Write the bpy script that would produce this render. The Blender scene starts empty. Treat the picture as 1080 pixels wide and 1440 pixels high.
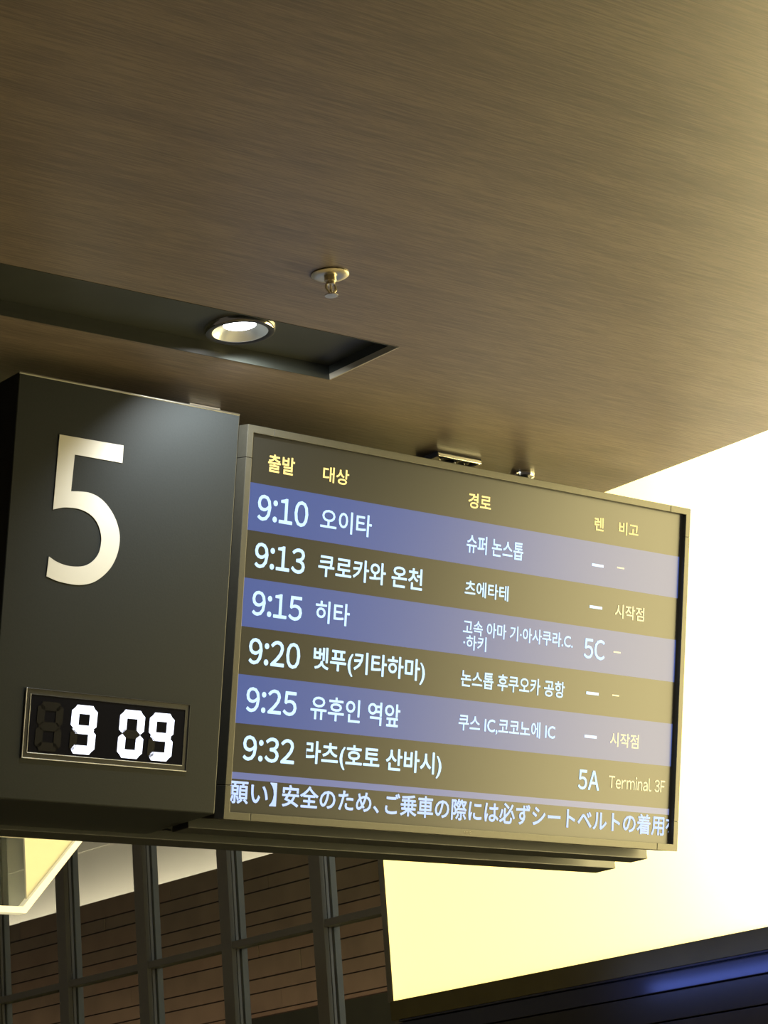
import bpy, bmesh, math, random
from mathutils import Matrix, Vector

# ------------------------------------------------------------------ camera
scene = bpy.context.scene
col = scene.collection
HEAD, PITCH, ROLL, FPX = 0.72811137, 0.2872132, -0.07665732, 3711.47
fw = Vector((math.sin(HEAD)*math.cos(PITCH), math.cos(HEAD)*math.cos(PITCH), math.sin(PITCH)))
rt = Vector((math.cos(HEAD), -math.sin(HEAD), 0)); up = rt.cross(fw)
rr = math.cos(ROLL)*rt + math.sin(ROLL)*up
uu = -math.sin(ROLL)*rt + math.cos(ROLL)*up
cd = bpy.data.cameras.new('camera'); cam = bpy.data.objects.new('camera', cd); col.objects.link(cam)
cam.matrix_world = Matrix(((rr.x, uu.x, -fw.x, 0), (rr.y, uu.y, -fw.y, 0), (rr.z, uu.z, -fw.z, 1.55), (0, 0, 0, 1)))
cd.sensor_fit = 'AUTO'; cd.sensor_width = 36; cd.lens = FPX*36/1440; cd.clip_start = .05; cd.clip_end = 200
scene.camera = cam

# ------------------------------------------------------------------ world, exposure
world = bpy.data.worlds.new('hall_ambient'); scene.world = world; world.use_nodes = True
world.node_tree.nodes['Background'].inputs[0].default_value = (1.0, .86, .72, 1)
world.node_tree.nodes['Background'].inputs[1].default_value = .055
vs = scene.view_settings
vs.view_transform = 'Standard'; vs.look = 'None'; vs.gamma = 1; vs.use_curve_mapping = False; vs.exposure = 0
scene.cycles.use_denoising = True
scene.cycles.sample_clamp_indirect = 8

def lamp(name, kind, loc, energy, color, target=None, **kw):
    d = bpy.data.lights.new(name, kind); d.energy = energy; d.color = color
    for k, v in kw.items(): setattr(d, k, v)
    o = bpy.data.objects.new(name, d); col.objects.link(o); o.location = loc
    if target is not None:
        o.rotation_euler = (Vector(target)-Vector(loc)).to_track_quat('-Z', 'Y').to_euler()
    return o

# lamps inside the light wall's box, behind its diffuser, stronger towards the right-hand end
for k, (y, z, e) in enumerate([(4.0, 2.7, 22), (4.0, 3.5, 22)]):
    lamp('light_box_lamp', 'POINT', (5.32, y, z), e, (.9, .93, 1), shadow_soft_size=.12)
# blue lamp with no visible source, added to tint the beam's face
lamp('added_blue_lamp', 'AREA', (4.86, 4.30, 2.262), .42, (.2, .3, 1), (5.0, 4.30, 2.262), shape='RECTANGLE', size=1.05, size_y=.012)
# warm wall washer at the foot of the panelled wall beyond the glass
lamp('wall_washer', 'AREA', (7.22, 9.6, 2.73), 5, (1, .6, .38), (7.5, 9.6, 3.05), shape='RECTANGLE', size=5.0, size_y=.06)

# ------------------------------------------------------------------ materials
def new_mat(name):
    m = bpy.data.materials.new(name); m.use_nodes = True
    return m, m.node_tree.nodes, m.node_tree.links, m.node_tree.nodes['Principled BSDF']
def pbr(name, c, rough=.5, metal=0, spec=.5, emit=None, es=1, noise=0, nscale=40, bump=0):
    m, N, L, b = new_mat(name)
    b.inputs['Base Color'].default_value = (*c, 1); b.inputs['Roughness'].default_value = rough
    b.inputs['Metallic'].default_value = metal; b.inputs['Specular IOR Level'].default_value = spec
    if emit:
        b.inputs['Emission Color'].default_value = (*emit, 1); b.inputs['Emission Strength'].default_value = es
    if noise or bump:
        tc = N.new('ShaderNodeTexCoord'); n = N.new('ShaderNodeTexNoise')
        n.inputs['Scale'].default_value = nscale; n.inputs['Detail'].default_value = 6
        L.new(tc.outputs['Object'], n.inputs['Vector'])
        if noise:
            r = N.new('ShaderNodeValToRGB')
            r.color_ramp.elements[0].color = (*[x*(1-noise) for x in c], 1); r.color_ramp.elements[0].position = .3
            r.color_ramp.elements[1].color = (*[min(1, x*(1+noise)) for x in c], 1); r.color_ramp.elements[1].position = .7
            L.new(n.outputs['Fac'], r.inputs['Fac']); L.new(r.outputs['Color'], b.inputs['Base Color'])
        if bump:
            bp = N.new('ShaderNodeBump'); bp.inputs['Strength'].default_value = bump; bp.inputs['Distance'].default_value = .002
            L.new(n.outputs['Fac'], bp.inputs['Height']); L.new(bp.outputs['Normal'], b.inputs['Normal'])
    return m

def wood_mat():
    m, N, L, b = new_mat('walnut_laminate')
    tc = N.new('ShaderNodeTexCoord')
    rot = N.new('ShaderNodeMapping'); rot.inputs['Rotation'].default_value = (0, 0, math.radians(1.2))
    L.new(tc.outputs['Object'], rot.inputs['Vector'])
    def layer(sx, sy, scale, detail, seed):
        mp = N.new('ShaderNodeMapping'); mp.inputs['Scale'].default_value = (sx, sy, 1); mp.inputs['Location'].default_value = (seed, seed*2, 0)
        n = N.new('ShaderNodeTexNoise'); n.inputs['Scale'].default_value = scale; n.inputs['Detail'].default_value = detail; n.inputs['Roughness'].default_value = .62
        L.new(rot.outputs['Vector'], mp.inputs['Vector']); L.new(mp.outputs['Vector'], n.inputs['Vector'])
        return n
    a = layer(2.6, 84, 4.0, 7, 0); c = layer(.5, 8, 2.2, 3, 3.1); p = layer(11, 230, 5, 4, 7.7)
    mx = N.new('ShaderNodeMath'); mx.operation = 'MULTIPLY_ADD'; mx.inputs[1].default_value = .42
    L.new(p.outputs['Fac'], mx.inputs[0]); L.new(a.outputs['Fac'], mx.inputs[2])
    m2 = N.new('ShaderNodeMath'); m2.operation = 'MULTIPLY_ADD'; m2.inputs[1].default_value = .35
    L.new(c.outputs['Fac'], m2.inputs[0]); L.new(mx.outputs[0], m2.inputs[2])
    r = N.new('ShaderNodeValToRGB'); e = r.color_ramp.elements
    e[0].position = .66; e[0].color = (.054, .039, .033, 1)
    e[1].position = 1.0; e[1].color = (.160, .122, .091, 1)
    k = e.new(.86); k.color = (.105, .077, .060, 1)
    L.new(m2.outputs[0], r.inputs['Fac']); L.new(r.outputs['Color'], b.inputs['Base Color'])
    b.inputs['Roughness'].default_value = .43; b.inputs['Specular IOR Level'].default_value = .95
    bp = N.new('ShaderNodeBump'); bp.inputs['Strength'].default_value = .25; bp.inputs['Distance'].default_value = .0006
    L.new(mx.outputs[0], bp.inputs['Height']); L.new(bp.outputs['Normal'], b.inputs['Normal'])
    return m

def glass_mat(name, tint=(.9, .93, .9), ior=1.45, base=.03):
    m, N, L, b = new_mat(name); N.remove(b)
    t = N.new('ShaderNodeBsdfTransparent'); t.inputs[0].default_value = (*tint, 1)
    g = N.new('ShaderNodeBsdfGlossy'); g.inputs['Roughness'].default_value = .02; g.inputs['Color'].default_value = (.8, .8, .8, 1)
    mx = N.new('ShaderNodeMixShader'); mx.inputs[0].default_value = base; L.new(t.outputs[0], mx.inputs[1]); L.new(g.outputs[0], mx.inputs[2])
    L.new(mx.outputs[0], N['Material Output'].inputs['Surface'])
    return m

def emit_mat(name, c, s):
    return pbr(name, (.01, .01, .01), .5, emit=c, es=s)

def diffuser_mat():
    m, N, L, b = new_mat('lit_diffuser'); N.remove(b)
    e = N.new('ShaderNodeEmission'); e.inputs[0].default_value = (1, .77, .24, 1); e.inputs[1].default_value = 1.05
    t = N.new('ShaderNodeBsdfTranslucent'); t.inputs[0].default_value = (.9, .88, .8, 1)
    a = N.new('ShaderNodeAddShader'); L.new(e.outputs[0], a.inputs[0]); L.new(t.outputs[0], a.inputs[1])
    L.new(a.outputs[0], N['Material Output'].inputs['Surface'])
    return m

M = dict(
    wood=wood_mat(),
    tray=pbr('black_recess_paint', (.022, .025, .022), .45, noise=.15, nscale=20),
    trim=pbr('pale_metal_edging', (.55, .5, .4), .35, .6),
    chrome=pbr('chrome', (.8, .78, .7), .12, 1),
    reflector=pbr('silver_reflector', (.75, .77, .74), .28, .85, emit=None),
    black=pbr('black_plastic', (.012, .012, .012), .35),
    led=emit_mat('led_lens', (1, 1, .98), 18),
    sign=pbr('dark_grey_sign_paint', (.017, .0195, .0205), .42, spec=.12, noise=.06, nscale=300, bump=.05),
    edge=pbr('polished_edge', (.45, .45, .42), .3, 1),
    nickel=pbr('satin_nickel', (.62, .56, .42), .35, 1),
    numeral=pbr('off_white_vinyl', (.47, .455, .41), .5, noise=.04, nscale=8),
    clockglass=pbr('black_clock_glass', (.006, .006, .008), .12),
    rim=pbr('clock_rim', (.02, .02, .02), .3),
    glintrim=pbr('clock_edge_highlight', (.75, .74, .7), .3, .6),  # pale colour paints the highlight along two sides of the clock rims
    lit=emit_mat('lit_clock_segment', (.80, .84, 1), 2.6),
    unlit=pbr('unlit_clock_segment', (.004, .004, .005), .25),
    bezel=pbr('grey_metal_bezel', (.052, .050, .039), .42, .35, noise=.06, nscale=120),
    bezelside=pbr('dark_bezel_gap', (.01, .01, .01), .6),
    screen=pbr('dark_matte_screen', (.008, .008, .007), .31, spec=.42, emit=(1, .9, .65), es=.011),
    band=pbr('blue_screen_band', (.008, .008, .007), .31, spec=.42, emit=(.038, .082, .31), es=1.0),
    line=pbr('pale_screen_line', (.008, .008, .007), .31, spec=.42, emit=(.12, .155, .38), es=1.0),
    white=emit_mat('white_screen_text', (.52, .76, 1), 1.35),
    tick=emit_mat('blue_white_ticker_text', (.46, .60, 1), 1.25),
    yellow=emit_mat('yellow_screen_text', (1, .78, .25), 1.4),
    pale=emit_mat('pale_yellow_screen_text', (1, .86, .42), 1.35),
    rail=pbr('dark_painted_rail', (.022, .024, .022), .4, .1),
    logo=pbr('silver_print', (.5, .48, .4), .4),
    glow_panel=diffuser_mat(),
    unseen_module=emit_mat('unseen_light_module', (1, .83, .38), 15),
    dark=pbr('dark_brown_cladding', (.060, .057, .042), .8, noise=.1, nscale=12),
    beam=pbr('satin_beam_metal', (.10, .11, .14), .30, .6),
    fascia=pbr('olive_dark_fascia', (.15, .14, .06), .8, noise=.08, nscale=9),
    lower=pbr('dark_satin_cladding', (.05, .052, .048), .4),
    mullion=pbr('dark_bronze_mullion', (.25, .25, .21), .45, .1),
    gasket=pbr('black_gasket', (.01, .011, .01), .6),
    glass=glass_mat('window_glass'),
    signglass=glass_mat('sign_acrylic', (.86, .88, .82), base=.002),
    brick=pbr('brown_stone_panel', (.145, .118, .084), .75, noise=.14, nscale=7, bump=.2),
    brick2=pbr('brown_stone_panel_warm', (.158, .120, .084), .75, noise=.14, nscale=7, bump=.2),
    joint=pbr('dark_joint', (.012, .009, .007), .8),
    plaster=pbr('white_plaster', (.62, .58, .50), .8, noise=.04, nscale=3),
    cove=emit_mat('cove_light_strip', (1, .88, .70), 30),
    cream=pbr('painted_yellow_reflection', (.42, .38, .22), .5, noise=.05, nscale=10, emit=(1, .90, .52), es=.22),  # yellow reflection in the sign's pane, put into a glowing sheet
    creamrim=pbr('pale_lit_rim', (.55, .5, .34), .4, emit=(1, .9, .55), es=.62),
    floor=pbr('hall_floor', (.30, .27, .23), .35, noise=.1, nscale=2),
    wall=pbr('hall_wall_paint', (.25, .21, .17), .7, noise=.05, nscale=2),
)

# ------------------------------------------------------------------ mesh helpers
def bm_box(bm, x0, x1, y0, y1, z0, z1):
    v = [bm.verts.new(p) for p in ((x0,y0,z0),(x1,y0,z0),(x1,y1,z0),(x0,y1,z0),(x0,y0,z1),(x1,y0,z1),(x1,y1,z1),(x0,y1,z1))]
    for f in ((0,3,2,1),(4,5,6,7),(0,1,5,4),(1,2,6,5),(2,3,7,6),(3,0,4,7)): bm.faces.new([v[i] for i in f])
def bm_prism(bm, pts, d0, d1, axis='y'):
    """polygon pts in (a,b) extruded along axis"""
    def P(a, b, d): return {'y': (a, d, b), 'x': (d, a, b), 'z': (a, b, d)}[axis]
    A = [bm.verts.new(P(a, b, d0)) for a, b in pts]; B = [bm.verts.new(P(a, b, d1)) for a, b in pts]
    n = len(pts)
    bm.faces.new(A); bm.faces.new(B[::-1])
    for i in range(n): bm.faces.new((A[i], B[i], B[(i+1) % n], A[(i+1) % n]))
def bm_lathe(bm, prof, c=(0, 0, 0), n=48, close=False):
    rings = []
    for r, z in prof:
        if r < 1e-6: rings.append([bm.verts.new((c[0], c[1], c[2]+z))])
        else: rings.append([bm.verts.new((c[0]+r*math.cos(2*math.pi*i/n), c[1]+r*math.sin(2*math.pi*i/n), c[2]+z)) for i in range(n)])
    pairs = list(zip(rings, rings[1:])) + ([(rings[-1], rings[0])] if close else [])
    for A, B in pairs:
        for i in range(n):
            j = (i+1) % n
            if len(A) == 1 and len(B) == 1: continue
            if len(A) == 1: bm.faces.new((A[0], B[i], B[j]))
            elif len(B) == 1: bm.faces.new((A[i], A[j], B[0]))
            else: bm.faces.new((A[i], A[j], B[j], B[i]))
def build(name, bm, mat, parent=None, bevel=0, smooth=False, world=False, segs=2):
    bmesh.ops.recalc_face_normals(bm, faces=bm.faces)
    if bevel: bmesh.ops.bevel(bm, geom=list(bm.edges), offset=bevel, segments=segs, affect='EDGES', profile=.5)
    me = bpy.data.meshes.new(name); bm.to_mesh(me); bm.free()
    if smooth:
        for p in me.polygons: p.use_smooth = True
        try: me.set_sharp_from_angle(angle=math.radians(40))
        except Exception: pass
    me.materials.append(M[mat] if isinstance(mat, str) else mat)
    o = bpy.data.objects.new(name, me); col.objects.link(o)
    if parent is not None:
        o.parent = parent
        if world: me.transform(world_of(parent).inverted())
    return o
def world_of(o):
    m = o.matrix_basis.copy()
    while o.parent: o = o.parent; m = o.matrix_basis @ m
    return m
def box(name, x0, x1, y0, y1, z0, z1, mat, parent=None, bevel=0, **k):
    bm = bmesh.new(); bm_box(bm, x0, x1, y0, y1, z0, z1); return build(name, bm, mat, parent, bevel, **k)
def empty(name, loc, rot=(0, 0, 0)):
    o = bpy.data.objects.new(name, None); col.objects.link(o); o.location = loc; o.rotation_euler = rot; o.empty_display_size = .05
    return o
def tag(o, label, cat, group=None):
    o['label'] = label; o['category'] = cat
    if group: o['group'] = group
    return o
def struct(o, label=None, cat=None):
    o['kind'] = 'structure'
    if label: o['label'] = label
    if cat: o['category'] = cat
    return o

def text_mesh(body, u0, v0, u1, v1, weight, clip=None):
    """glyph outlines fitted to the box u0..u1 x v0..v1, in (u, 0, v)"""
    c = bpy.data.curves.new('t', 'FONT'); c.body = body; c.size = 1; c.offset = .002; c.resolution_u = 3
    o = bpy.data.objects.new('t', c); col.objects.link(o)
    dg = bpy.context.evaluated_depsgraph_get(); dg.update()
    me = bpy.data.meshes.new_from_object(o.evaluated_get(dg))
    bpy.data.objects.remove(o); bpy.data.curves.remove(c)
    xs = [v.co.x for v in me.vertices]; ys = [v.co.y for v in me.vertices]
    ax, bx, ay, by = min(xs), max(xs), min(ys), max(ys)
    bm = bmesh.new(); bm.from_mesh(me); bpy.data.meshes.remove(me)
    for v in bm.verts:
        v.co = ((v.co.x-ax)/(bx-ax)*(u1-u0)+u0, 0, (v.co.y-ay)/(by-ay)*(v1-v0)+v0)
    return bm
def run_mesh(body, u0, v0, u1, v1, weight):
    """Latin letters and digits set from the wide glyphs of the fallback face, spaced by their own widths"""
    gl = []
    for ch in body:
        if (ch, weight) in GLYPHS: gl.append((GLYPHS[ch, weight].copy(), 0)); continue
        if ch == ' ': gl.append((None, .25)); continue
        c = bpy.data.curves.new('t', 'FONT'); c.body = chr(ord(ch)+0xFEE0); c.size = 1; c.offset = .002; c.resolution_u = 3
        o = bpy.data.objects.new('t', c); col.objects.link(o)
        dg = bpy.context.evaluated_depsgraph_get(); dg.update()
        me = bpy.data.meshes.new_from_object(o.evaluated_get(dg))
        bpy.data.objects.remove(o); bpy.data.curves.remove(c)
        GLYPHS[ch, weight] = me.copy(); gl.append((me, 0))
    bm = bmesh.new(); x = 0
    for me, sp in gl:
        if me is None: x += sp; continue
        xs = [v.co.x for v in me.vertices]; a = min(xs)
        me.transform(Matrix.Translation((x-a, 0, 0))); bm.from_mesh(me); x += max(xs)-a+GAP
        bpy.data.meshes.remove(me)
    xs = [v.co.x for v in bm.verts]; ys = [v.co.y for v in bm.verts]
    ax, bx, ay, by = min(xs), max(xs), min(ys), max(ys)
    for v in bm.verts:
        v.co = ((v.co.x-ax)/(bx-ax)*(u1-u0)+u0, 0, (v.co.y-ay)/(by-ay)*(v1-v0)+v0)
    return bm
GAP = .10; GLYPHS = {}
def clip_u(bm, clip):
    for lim, s in ((clip[0], -1), (clip[1], 1)):
        bmesh.ops.bisect_plane(bm, geom=bm.verts[:]+bm.edges[:]+bm.faces[:], plane_co=(lim, 0, 0), plane_no=(s, 0, 0), clear_outer=True)
def text(name, body, u0, v0, u1, v1, y, mat, parent, weight=.012, clip=None, thick=.0004):
    bm = run_mesh(body, u0, v0, u1, v1, weight) if body.isascii() else text_mesh(body, u0, v0, u1, v1, weight, clip)
    shift = weight*(v1-v0)*.62
    base = bm.faces[:]
    for dx, dz in ((1, 0), (-1, 0), (0, 1), (0, -1), (.7, .7), (-.7, -.7), (.7, -.7), (-.7, .7)):
        g = bmesh.ops.duplicate(bm, geom=base)
        bmesh.ops.translate(bm, verts=[e for e in g['geom'] if isinstance(e, bmesh.types.BMVert)], vec=(dx*shift, 0, dz*shift))
    if clip: clip_u(bm, clip)
    for v in bm.verts: v.co.y = y
    for v in bm.verts: v.co.y = y-thick
    return build(name, bm, mat, parent)

# ------------------------------------------------------------------ structure: ceiling with its recess
H = 3.0
XE = 3.573
def ynear(x): return 2.945+.026*(2.684-x)
def yfar(x): return 3.119+.026*(2.684-x)
SX0, SX1 = .9, 2.684
bm = bmesh.new()
X0, Y0, Y1, ZT = -2.5, -2.5, 7.5, 3.14
O = [bm.verts.new(p) for p in ((X0, Y0, H), (XE, Y0, H), (XE, Y1, H), (X0, Y1, H))]
I = [bm.verts.new(p) for p in ((SX0, ynear(SX0), H), (SX1, ynear(SX1), H), (SX1, yfar(SX1), H), (SX0, yfar(SX0), H))]
T_ = [bm.verts.new((v.co.x, v.co.y, ZT)) for v in O]
for i in range(4):
    j = (i+1) % 4
    bm.faces.new((O[i], O[j], I[j], I[i])); bm.faces.new((O[i], O[j], T_[j], T_[i]))
bm.faces.new(T_)
ceiling = struct(build('ceiling', bm, 'wood'), 'dark walnut laminate ceiling with fine straight grain', 'ceiling')
# recess tray: walls and roof of the slot
DEP = .024
bm = bmesh.new()
a = [bm.verts.new((x, f(x), H)) for x, f in ((SX0, ynear), (SX1, ynear), (SX1, yfar), (SX0, yfar))]
b = [bm.verts.new((v.co.x, v.co.y, H+DEP)) for v in a]
for i in range(4): bm.faces.new((a[i], a[(i+1) % 4], b[(i+1) % 4], b[i]))
ring = [bm.verts.new((2.447+.056*math.cos(2*math.pi*i/48), 3.052+.056*math.sin(2*math.pi*i/48), H+DEP)) for i in range(48)]
ed = [bm.edges.get((b[i], b[(i+1) % 4])) for i in range(4)]+[bm.edges.new((ring[i], ring[(i+1) % 48])) for i in range(48)]
bmesh.ops.triangle_fill(bm, use_beauty=True, use_dissolve=False, edges=ed)
tray = build('recess_tray', bm, 'tray', ceiling); tray['label'] = 'black painted lighting recess'
def strip(name, p, q, w, h, mat, parent):
    p, q = Vector(p), Vector(q); d = (q-p).normalized(); s = Vector((-d.y, d.x, 0))*w
    bm = bmesh.new()
    v = [bm.verts.new(c) for c in (p-s, q-s, q+s, p+s)]; w2 = [bm.verts.new(c.co+Vector((0, 0, h))) for c in v]
    for f in ((v[0], v[1], v[2], v[3]), (w2[3], w2[2], w2[1], w2[0]), *[(v[i], v[(i+1) % 4], w2[(i+1) % 4], w2[i]) for i in range(4)]): bm.faces.new(f)
    return build(name, bm, mat, parent)
e = .0008
strip('recess_edging', (SX1, ynear(SX1), H-e), (SX1, yfar(SX1), H-e), .0013, .01, 'trim', ceiling)
strip('recess_edging', (SX0, yfar(SX0), H-e), (SX1, yfar(SX1), H-e), .0009, .01, 'tray', ceiling)
strip('recess_edging', (SX0, ynear(SX0), H-e), (SX1, ynear(SX1), H-e), .0009, .01, 'tray', ceiling)

fl = box('floor', -4, 12, -4, 15, -.1, 0, 'floor'); struct(fl)

# ------------------------------------------------------------------ light wall beyond the ceiling edge, with its beam
XL, YL1, YL0, YLM = 5.0, 5.727, 1.4, 3.65
lw = empty('light_wall', (XL, (YL0+YL1)/2, 2.344))
tag(lw, 'huge glowing warm-white light wall beyond the wooden ceiling edge', 'light panel')
box('glow_panel', XL, XL+.012, YLM, YL1, 2.344, 4.6, 'glow_panel', lw, world=True)
box('glow_panel', XL, XL+.012, YL0, YLM-.001, 1.30, 4.6, 'unseen_module', lw, world=True)  # unseen glowing panel, added to light the ceiling and wash the screen
box('lower_frame', XL-.012, XL+.05, YLM, YL1+.004, 2.290, 2.344, 'fascia', lw, .0015, world=True)
box('side_frame', XL+.002, XL+.05, YL1+.0005, YL1+.028, 2.3445, 4.6, 'mullion', lw, .001, world=True)
bmr = empty('trim_1', (XL, (YL0+YL1)/2, 2.0)); struct(bmr, 'dark metal beam with stepped ledges under the light wall', 'beam')
yb0, yb1 = YLM, 5.70
box('top_strip', XL-.010, XL+.05, yb0, yb1, 2.2835, 2.2895, 'beam', bmr, .0012, world=True)
box('groove', XL+.004, XL+.05, yb0, yb1, 2.2795, 2.2835, 'gasket', bmr, world=True)
box('face_panel', XL-.012, XL+.05, yb0, yb1, 2.234, 2.2795, 'beam', bmr, .002, world=True)
box('groove', XL+.004, XL+.05, yb0, yb1, 2.2305, 2.234, 'gasket', bmr, world=True)
box('lower_panel', XL-.014, XL+.05, yb0, yb1, 2.160, 2.2305, 'lower', bmr, .002, world=True)
box('groove', XL+.004, XL+.05, yb0, yb1, 2.156, 2.160, 'gasket', bmr, world=True)
box('plinth_panel', XL-.016, XL+.05, YL0, YLM-.002, .002, 1.298, 'dark', bmr, .002, world=True)
box('base_panel', XL-.016, XL+.05, yb0, yb1, .002, 2.156, 'dark', bmr, .002, world=True)

# ------------------------------------------------------------------ glazed screen left of the light wall
gz = empty('window_1', (5.06, 6.9, 1.7)); struct(gz, 'tall dark bronze glazed screen below the hanging signs', 'window')
posts = [7.822, 7.388, 6.937, 6.4915, 6.0425, 5.62]
bm = bmesh.new()
bm_box(bm, 5.00, 5.016, -.026, .026, -1.698, 2.7)
bm_box(bm, 5.016, 5.024, -.017, .017, -1.698, 2.7)
bm_box(bm, 5.024, 5.034, -.021, .021, -1.698, 2.7)
bm_box(bm, 5.034, 5.040, -.014, .014, -1.698, 2.7)
bm_box(bm, 5.040, 5.062, -.026, .026, -1.698, 2.7)
post0 = None
for i, y in enumerate(posts[:5]):
    if post0 is None:
        post0 = build('mullion', bm, 'mullion', gz, .0012); o = post0
    else:
        o = post0.copy(); col.objects.link(o)
    o.location = (-5.06, y-6.9, 0)
for i in range(5):
    y1, y0 = posts[i]-.0262, posts[i+1]+.0262
    if i == 4: y0 = YL1+.0285
    box('transom', 5.004, 5.050, y0, y1, 2.600, 2.622, 'mullion', gz, .001, world=True)
    box('glass_pane', 5.026, 5.032, y0+.009, y1-.009, 2.6225, 4.35, 'glass', gz, world=True)
    box('glass_pane', 5.026, 5.032, y0+.009, y1-.009, .03, 2.5995, 'glass', gz, world=True)

# ------------------------------------------------------------------ panelled wall beyond the glass
XB = 7.5
bw = box('wall_far', XB+.03, XB+.12, 6.2, 14.5, 2.80, 3.49, 'joint'); struct(bw, 'brown stone panelled wall beyond the glass', 'wall')
zs = [3.508, 3.418, 3.355, 3.267, 3.205, 3.117, 3.055, 2.962, 2.898, 2.810]
rnd = random.Random(4)
g = .0035
for c in range(9):
    zt, zb = zs[c]-g, zs[c+1]+g
    if c == 0: zt = 3.508
    off = [0, .55, .25, .8, .1, .65, .35, .9, .5][c]
    y = 6.25+off-1.3
    while y < 14.4:
        ya, yb = max(6.25, y+.0015), min(14.4, y+1.3-.0015)
        if yb-ya > .05:
            d = rnd.uniform(-.003, .003)
            box('panel', XB+d, XB+.031, ya, yb, zb, zt, rnd.choice(['brick', 'brick', 'brick2']), bw)
        y += 1.3
box('ledge', XB-.012, XB+.03, 6.25, 14.4, 2.789, 2.8065, 'brick2', bw, .002)
box('base', XB-.45, XB+.12, 6.25, 14.4, 0.002, 2.712, 'dark', bw)
box('base_upstand', XB+.02, XB+.12, 6.25, 14.4, 2.7125, 2.788, 'dark', bw)
cv = box('cove_light_strip', XB+.34, XB+.37, 6.3, 14.3, 3.46, 3.475, 'cove'); tag(cv, 'light strip behind the top edge of the brown panelled wall', 'light')
pw = box('wall_upper', 7.99, 8.05, 6.0, 15, 3.2, 3.918, 'plaster'); struct(pw, 'pale plaster wall lit from below above the brown panels', 'wall')
box('upper_tier', 7.984, 8.05, 6.0, 15, 3.9185, 6.0, 'plaster', pw)
box('cove_shelf', XB+.121, 8.0, 6.0, 15, 3.40, 3.4595, 'joint', pw)

# ------------------------------------------------------------------ number sign with clock
TILT = .19769396
st, ct = math.sin(TILT), math.cos(TILT)
S0 = Vector((2.149, 3.3604, 2.312)); W5, D5 = .431, .188
sign = empty('platform_number_sign', S0, (TILT, 0, 0))
tag(sign, 'dark grey hanging box sign with a large white 5 and a clock', 'sign')
zt = 2.956; ytop = S0.y-(zt-S0.z)*math.tan(TILT); yback = 3.5485
bm = bmesh.new()
bm_prism(bm, [(S0.y, S0.z), (ytop, zt), (yback, zt), (yback, S0.z)], S0.x, S0.x+W5, 'x')
build('housing', bm, 'sign', sign, .0022, world=True)
bm = bmesh.new(); bm_lathe(bm, [(0, 0), (.0024, 0), (.0024, W5-.002), (0, W5-.002)], n=12)
for v in bm.verts: v.co = (v.co.z+.001, v.co.y+.0016, v.co.x+(zt-S0.z)/ct-.0010)
build('top_edge', bm, 'edge', sign, smooth=True)['label'] = 'polished metal edge along the top'
FIVE = [[.0818,.5703],[.2032,.5707],[.2032,.5426],[.1125,.5429],[.1104,.4843],[.128,.4863],[.1479,.4863],[.1685,.4796],[.1861,.4662],[.1988,.45],[.2066,.432],[.2085,.4164],[.2058,.3971],[.1973,.3772],[.1836,.3609],[.1671,.3486],[.1502,.3421],[.1331,.3395],[.1158,.3396],[.0961,.3415],[.0767,.3464],[.0784,.3775],[.0935,.3711],[.111,.3676],[.1295,.3677],[.1477,.3717],[.1618,.3813],[.1707,.395],[.1735,.4121],[.1719,.4244],[.1658,.4383],[.1561,.4486],[.1431,.4553],[.1279,.4585],[.113,.4586],[.0984,.457],[.0798,.4515]]
def smooth_run(pts, n=4):
    out = []
    for i in range(len(pts)-1):
        p0 = pts[max(i-1, 0)]; p1 = pts[i]; p2 = pts[i+1]; p3 = pts[min(i+2, len(pts)-1)]
        for k in range(n):
            t = k/n
            out.append([.5*((2*b)+(-a+c)*t+(2*a-5*b+4*c-d)*t*t+(-a+3*b-3*c+d)*t**3) for a, b, c, d in zip(p0, p1, p2, p3)])
    return out+[pts[-1]]
outline = FIVE[:4]+smooth_run(FIVE[4:21])+smooth_run(FIVE[21:])
bm = bmesh.new(); bm_prism(bm, outline, -.0012, .0)
build('numeral_five', bm, 'numeral', sign)['label'] = 'large off-white numeral 5'
# clock: stepped frame standing a little proud, dark glass, seven-segment digits
def frame(bm, u0, u1, v0, v1, w, y0, y1):
    bm_box(bm, u0, u1, y0, y1, v0, v0+w); bm_box(bm, u0, u1, y0, y1, v1-w, v1)
    bm_box(bm, u0, u0+w, y0, y1, v0+w, v1-w); bm_box(bm, u1-w, u1, y0, y1, v0+w, v1-w)
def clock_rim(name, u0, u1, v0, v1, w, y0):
    box(name, u0, u0+w, y0, .001, v0, v1, 'glintrim', sign, .0003, segs=1); box(name, u0+w, u1, y0, .001, v0, v0+w, 'glintrim', sign, .0003, segs=1)  # left and bottom edges carry the painted highlight
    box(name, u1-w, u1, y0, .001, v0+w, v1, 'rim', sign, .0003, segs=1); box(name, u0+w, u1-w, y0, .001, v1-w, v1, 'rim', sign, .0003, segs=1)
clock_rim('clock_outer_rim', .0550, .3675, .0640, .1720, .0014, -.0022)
bm = bmesh.new(); frame(bm, .0564, .3661, .0654, .1706, .0072, -.0009, .001); build('clock_surround', bm, 'black', sign)
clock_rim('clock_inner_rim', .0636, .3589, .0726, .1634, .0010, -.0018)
box('clock_glass', .0648, .3577, -.0009, .001, .0738, .1622, 'clockglass', sign)
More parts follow.
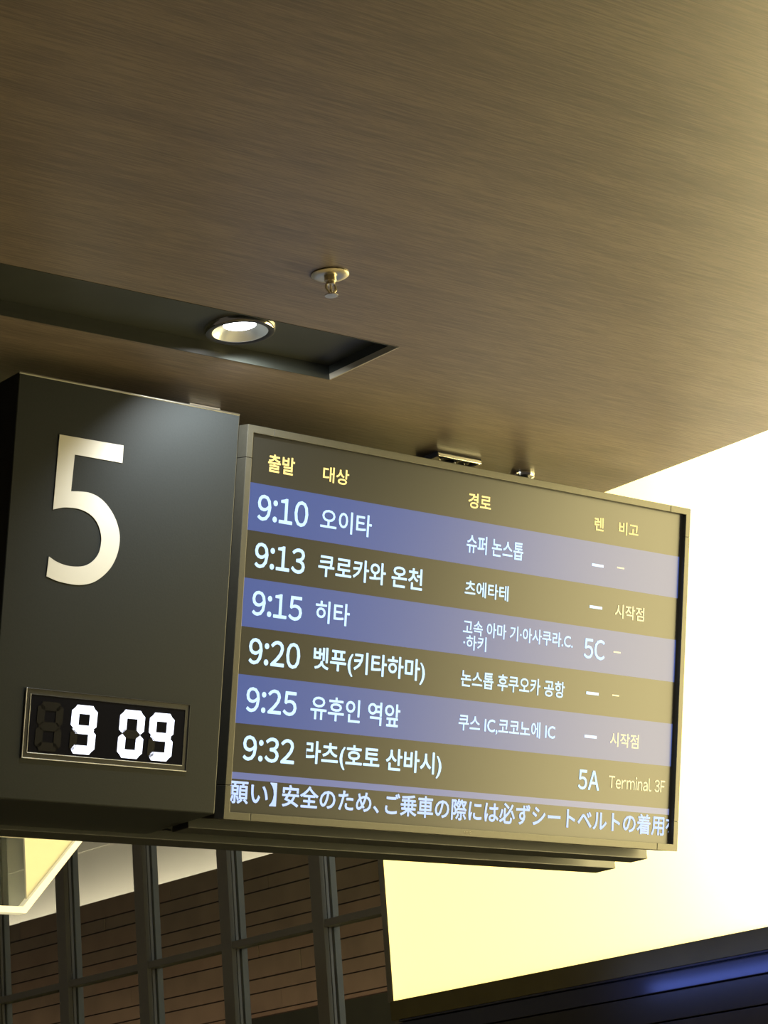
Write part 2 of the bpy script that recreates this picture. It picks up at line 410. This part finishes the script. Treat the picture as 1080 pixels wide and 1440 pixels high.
def seg_polys(u, v, w, h, t):
    g = .0006; m = v+h/2
    def hz(x0, x1, y, y0, y1): return [(x0, y), (x0+t*.4, y1), (x1-t*.4, y1), (x1, y), (x1-t*.4, y0), (x0+t*.4, y0)]
    def vt(x, x0, x1, y0, y1): return [(x, y0), (x1, y0+t*.4), (x1, y1-t*.4), (x, y1), (x0, y1-t*.4), (x0, y0+t*.4)]
    a = t*.28
    return {'a': hz(u+a, u+w-a, v+h-t/2, v+h-t, v+h), 'g': hz(u+a, u+w-a, m, m-t/2, m+t/2), 'd': hz(u+a, u+w-a, v+t/2, v, v+t),
            'f': vt(u+t/2, u, u+t, m+g, v+h-a), 'b': vt(u+w-t/2, u+w-t, u+w, m+g, v+h-a),
            'e': vt(u+t/2, u, u+t, v+a, m-g), 'c': vt(u+w-t/2, u+w-t, u+w, v+a, m-g)}
def digit(name, u, lit, label=None):
    V, Hh, Wd, t = .0775, .0760, .0475, .0135
    r = empty(name, (u, 0, V)); r.parent = sign
    if label: r['label'] = label
    for k, pl in seg_polys(0, 0, Wd, Hh, t).items():
        bm = bmesh.new()
        sh = [(x+(z-Hh/2)*.03, z) for x, z in pl]
        bm_prism(bm, sh, -.0016, -.0009)
        build('segment', bm, 'lit' if k in lit else 'unlit', r)
digit('digit', .0775, '', 'unlit clock digit')
digit('digit', .1410, 'abcdfg', 'glowing white digit 9')
digit('digit', .2320, 'abcdef', 'glowing white digit 0')
digit('digit', .2895, 'abcdfg', 'glowing white digit 9')
# ceiling plate of the number sign
box('ceiling_plate', 2.547, 2.611, 3.322, 3.42, 2.9868, 2.9995, 'trim', sign, .001, world=True)
bm = bmesh.new(); bm_lathe(bm, [(0, 0), (.014, 0), (.014, .0318), (0, .0318)], (2.575, 3.39, 2.9555), 24); build('hanging_pole', bm, 'rail', sign, world=True, smooth=True)

# ------------------------------------------------------------------ departure board
B0 = Vector((2.598, 3.3619, 2.305)); BW, BH = 1.0705, .6510
board = empty('departure_board', B0, (TILT, 0, 0))
tag(board, 'tilted electronic bus departure board listing times in Korean', 'display board')
bz, bd, yb = .0125, .058, .009
def bez(u0, u1, v0, v1, name='bezel_strip'):
    box(name, u0, u1, 0, bd, v0, v1, 'bezel', board, .0008)
def corner(su, sv, cu, cv):
    """L-shaped bezel corner piece"""
    pts = [(0, 0), (cu, 0), (cu, bz), (bz, bz), (bz, cv), (0, cv)]
    P = [((u if su else BW-u), (v if sv else BH-v)) for u, v in pts]
    bm = bmesh.new(); bm_prism(bm, P, 0, bd); build('bezel_corner', bm, 'bezel', board, .0008)
j = .0007
corner(1, 1, .055, .055); corner(1, 0, .055, .055); corner(0, 1, .055, .055); corner(0, 0, .055, .055)
bez(.055+j, BW-.055-j, 0, bz); bez(.055+j, BW-.055-j, BH-bz, BH)
bez(0, bz, .055+j, BH-.055-j); bez(BW-bz, BW, .055+j, BH-.055-j)
bm = bmesh.new(); frame(bm, .001, BW-.001, .001, BH-.001, bz-.002, .0015, .056); build('bezel_core', bm, 'bezelside', board)
disp = box('display', bz+.0002, BW-bz-.0002, yb, .05, bz+.0002, BH-bz-.0002, 'screen', board)
ul, ur = bz+.0012, BW-bz-.0052
for v1, v0 in ((.5568, .4772), (.3976, .3172), (.2382, .1580)):
    box('row_band', ul, ur, yb-.0002, yb+.0001, v0, v1, 'band', disp)
box('row_line', ul, ur, yb-.0002, yb+.0001, .0669, .0780, 'line', disp)
yt = yb-.0002
for body, a, b, c, d, mt, wt in [
    ('출발', .0534, .5803, .1092, .6093, 'yellow', .032), ('대상', .172, .5799, .2285, .6057, 'yellow', .026),
    ('경로', .5059, .5796, .56, .6062, 'yellow', .026), ('렌', .8225, .5796, .8458, .6036, 'yellow', .028), ('비고', .8869, .5798, .9382, .6035, 'yellow', .024),
    ('9:10', .0375, .4965, .1442, .539, 'white', .026), ('오이타', .1724, .4975, .285, .5345, 'white', .022),
    ('9:13', .0378, .4173, .1432, .4586, 'white', .030), ('쿠로카와 온천', .1736, .4187, .4068, .4557, 'white', .028),
    ('9:15', .0385, .3379, .1432, .3783, 'white', .026), ('히타', .1732, .3400, .2472, .3770, 'white', .022),
    ('9:20', .0378, .2574, .1448, .2996, 'white', .030), ('벳푸(키타하마)', .1749, .2560, .4238, .2985, 'white', .028),
    ('9:25', .0386, .1786, .1437, .2186, 'white', .026), ('유후인 역앞', .1747, .1776, .3725, .2168, 'white', .022),
    ('9:32', .0382, .0989, .145, .139, 'white', .030),
    ('슈퍼 논스톱', .507, .4999, .6445, .5318, 'white', .022), ('츠에타테', .5082, .423, .613, .4498, 'white', .028),
    ('고속 아마 기·아사쿠라.C.', .5085, .3540, .7798, .3800, 'white', .022), ('·하키', .5108, .3275, .5656, .3530, 'white', .022),
    ('논스톱 후쿠오카 공항', .5097, .2620, .7641, .2910, 'white', .026), ('쿠스 IC,코코노에 IC', .5094, .1835, .7452, .2130, 'white', .022),
    ('5C', .8097, .3405, .8631, .3770, 'white', .024), ('5A', .8102, .1005, .8632, .1355, 'white', .028),
    ('시작점', .8857, .423, .9629, .4485, 'pale', .014), ('시작점', .8873, .1844, .9625, .2100, 'pale', .014), ('Terminal 3F', .889, .1076, 1.0382, .1315, 'pale', .010),
    ('安全のため、', .1256, .0285, .3359, .0640, 'tick', .032), ('ご乗車の際には必ずシートベルトの着用', .3507, .0275, 1.0400, .0640, 'tick', .030)]:
    text('text', body, a, b, c, d, yt, mt, disp, wt)
text('text', '라츠(호토 산바시)', .1668, .0973, .4734, .1401, yt, 'white', disp, .028, (.1706, 2))
text('text', '願い】', .0125, .0275, .1126, .0650, yt, 'tick', disp, .028, (ul, 2))
text('text', 'を', 1.0445, .0290, 1.078, .0630, yt, 'tick', disp, .018, (0, ur))
for u0, v0, u1, v1, mt in [(.8204, .5120, .8506, .5168, 'white'), (.8864, .5157, .9052, .5180, 'pale'), (.8192, .4338, .8517, .4388, 'white'), (.8867, .3577, .9054, .3600, 'pale'),
                           (.8205, .2745, .8523, .2795, 'white'), (.8879, .2774, .9058, .2797, 'pale'), (.8207, .1950, .8523, .2000, 'white')]:
    box('dash', u0, u1, yt-.0004, yt, v0, v1, mt, disp)
text('logo', 'NEC', .5275, .0045, .5440, .0088, 0, 'logo', board, .01, thick=.0003)
# support frame behind the screen (level, not tilted)
box('rear_housing', 2.66, 3.62, 3.43, 3.5495, 2.36, 2.86, 'rail', board, .004, world=True)
box('support_rail', 2.585, 3.669, 3.440, 3.4845, 2.304, 2.358, 'rail', board, .0015, world=True)
box('support_rail', 2.02, 3.694, 3.5502, 3.605, 2.305, 2.322, 'rail', board, .0015, world=True)
box('rail_lip', 2.02, 3.715, 3.5602, 3.605, 2.3225, 2.335, 'rail', board, .001, world=True)
# hangers
for x in (3.155, 3.343):
    bm = bmesh.new(); bm_lathe(bm, [(0, 0), (.013, 0), (.013, .20), (0, .20)], (x, 3.352, 2.795), 24); build('hanging_pole', bm, 'rail', board, smooth=True, world=True)
box('hanger_arm', 3.10, 3.40, 3.345, 3.43, 2.74, 2.794, 'rail', board, .002, world=True)
pl = empty('ceiling_plate', (0, 0, 0)); pl.parent = board
pl.matrix_basis = world_of(board).inverted() @ Matrix.Translation((3.156, 3.352, 3.0))
pl['label'] = 'polished rectangular ceiling mounting plate'
bm = bmesh.new(); bm_box(bm, -.053, .053, -.030, .030, -.003, -.0003); build('plate_base', bm, 'black', pl)
bm = bmesh.new(); bm_box(bm, -.053, .053, -.0305, -.0265, -.010, -.003); build('plate_lip', bm, 'chrome', pl, .0008)
bm = bmesh.new(); bm_box(bm, .047, .053, -.0264, .030, -.010, -.003); build('plate_lip', bm, 'chrome', pl, .0008)
bm = bmesh.new(); bm_box(bm, -.053, -.047, -.0264, .030, -.010, -.003); build('plate_lip', bm, 'black', pl, .0008)
for x in (-.030, .004, .030):
    bm = bmesh.new(); bm_lathe(bm, [(0, -.010), (.004, -.010), (.0055, -.008), (.0055, -.003), (0, -.003)], (x, -.015, 0), 6); build('bolt', bm, 'chrome', pl)
bm = bmesh.new(); bm_lathe(bm, [(0, -.011), (.014, -.011), (.021, -.008), (.0225, -.003), (.0225, -.0003), (0, -.0003)], (3.343, 3.352, 3.0), 32); build('ceiling_cap', bm, 'chrome', board, smooth=True, world=True)

# ------------------------------------------------------------------ downlight in the recess
DL = Vector((2.447, 3.052, H+DEP))
dl = empty('recessed_downlight', DL); tag(dl, 'round lit downlight with silver reflector in the black recess', 'downlight')
bm = bmesh.new(); bm_lathe(bm, [(.0440, -.0005), (.0555, -.0005), (.0560, -.004), (.0545, -.0085), (.0500, -.0095), (.0445, -.0075)], n=64, close=True); build('trim_ring', bm, 'black', dl, smooth=True)
bm = bmesh.new(); bm_lathe(bm, [(.0545, -.0086), (.0555, -.0070), (.0566, -.0030), (.0572, -.0005), (.0562, -.0042)], n=64, close=True); build('chrome_rim', bm, 'chrome', dl, smooth=True)
bm = bmesh.new(); bm_lathe(bm, [(.0445, -.0070), (.0405, -.0035), (.0340, .0010), (.0262, .0050)], n=64); build('reflector', bm, 'reflector', dl, smooth=True)
bm = bmesh.new(); bm_lathe(bm, [(0, .0032), (.015, .0037), (.0266, .0053)], n=48); build('lamp_lens', bm, 'led', dl, smooth=True)
bm = bmesh.new(); bm_lathe(bm, [(.0565, .0003), (.0500, .03), (.05, .05), (0, .05)], n=48); build('housing_can', bm, 'black', dl, smooth=True)
sp = lamp('downlight_beam', 'SPOT', DL+Vector((.0, 0, -.0300)), 21, (.97, 1, .98), DL+Vector((.36, .36, -.86)), spot_size=math.radians(142), spot_blend=.6, shadow_soft_size=.005)

# ------------------------------------------------------------------ sprinkler
sp0 = Vector((2.388, 2.758, H)); sk = empty('fire_sprinkler', sp0); sk.scale = (1.05, 1.05, 1.15); tag(sk, 'small chrome fire sprinkler head on the wooden ceiling', 'sprinkler')
bm = bmesh.new(); bm_lathe(bm, [(0, -.0002), (.0265, -.0002), (.0270, -.0015), (.0235, -.0035), (.014, -.0045), (.012, -.004), (0, -.004)], n=40); build('escutcheon', bm, 'nickel', sk, smooth=True)
bm = bmesh.new(); bm_lathe(bm, [(0, -.004), (.0085, -.004), (.0085, -.010), (.0065, -.011), (.0065, -.0145), (0, -.0145)], n=24); build('body', bm, 'nickel', sk, smooth=True)
for s in (-1, 1):
    bm = bmesh.new()
    bm_prism(bm, [(s*.0062, -.0135), (s*.0098, -.0155), (s*.0098, -.0215), (s*.003, -.0275), (s*.0015, -.0260), (s*.0075, -.0205), (s*.0075, -.0165), (s*.0055, -.0152)], -.0016, .0016)
    build('frame_arm', bm, 'nickel', sk, .0003, segs=1)
bm = bmesh.new(); bm_lathe(bm, [(0, -.0146), (.0016, -.0150), (.0018, -.0250), (0, -.0255)], n=12); build('heat_bulb', bm, 'trim', sk, smooth=True)
bm = bmesh.new(); bm_lathe(bm, [(0, -.0272), (.004, -.0272), (.0095, -.0290), (.0095, -.0300), (.003, -.0302), (0, -.0302)], n=20); build('deflector', bm, 'nickel', sk, smooth=True)

# ------------------------------------------------------------------ further hanging sign with cut corner
YS = 5.0
hs = empty('hanging_corner_sign', (3.2, YS, 2.425)); tag(hs, 'hanging glass sign with cut corner and painted yellow reflection under the number sign', 'sign')
rim_out = [(2.75, 2.425), (3.288, 2.426), (3.570, 2.7265)]
rim_in = [(3.553, 2.7265), (3.2805, 2.4405), (2.75, 2.4395)]
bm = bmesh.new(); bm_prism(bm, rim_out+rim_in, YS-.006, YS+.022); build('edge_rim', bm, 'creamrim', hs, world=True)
bm = bmesh.new(); bm_prism(bm, [(2.75, 2.4402), (3.2795, 2.4408), (3.5515, 2.7265), (3.5515, 2.98), (2.75, 2.98)], YS+.016, YS+.020); build('clear_plate', bm, 'signglass', hs, world=True)
def chamf(z): return 3.2795+(z-2.4408)*(3.5515-3.2795)/(2.7265-2.4408)-.0006
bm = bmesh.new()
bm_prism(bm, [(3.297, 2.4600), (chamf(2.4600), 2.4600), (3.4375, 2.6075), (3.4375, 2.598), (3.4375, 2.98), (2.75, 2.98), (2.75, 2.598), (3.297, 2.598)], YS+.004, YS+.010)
build('reflection_sheet', bm, 'cream', hs, world=True)  # sheet imitates the light wall mirrored in the pane
bm = bmesh.new(); bm_prism(bm, [(2.75, 2.4405), (3.19, 2.4405), (3.19, 2.5975), (2.75, 2.5975)], YS+.004, YS+.010); build('reflection_sheet', bm, 'cream', hs, world=True)
for x in (2.80, 3.40):
    bm = bmesh.new(); bm_lathe(bm, [(0, 0), (.006, 0), (.006, .0195), (0, .0195)], (x, YS+.008, 2.9802), 16); build('hanging_rod', bm, 'rail', hs, smooth=True, world=True)
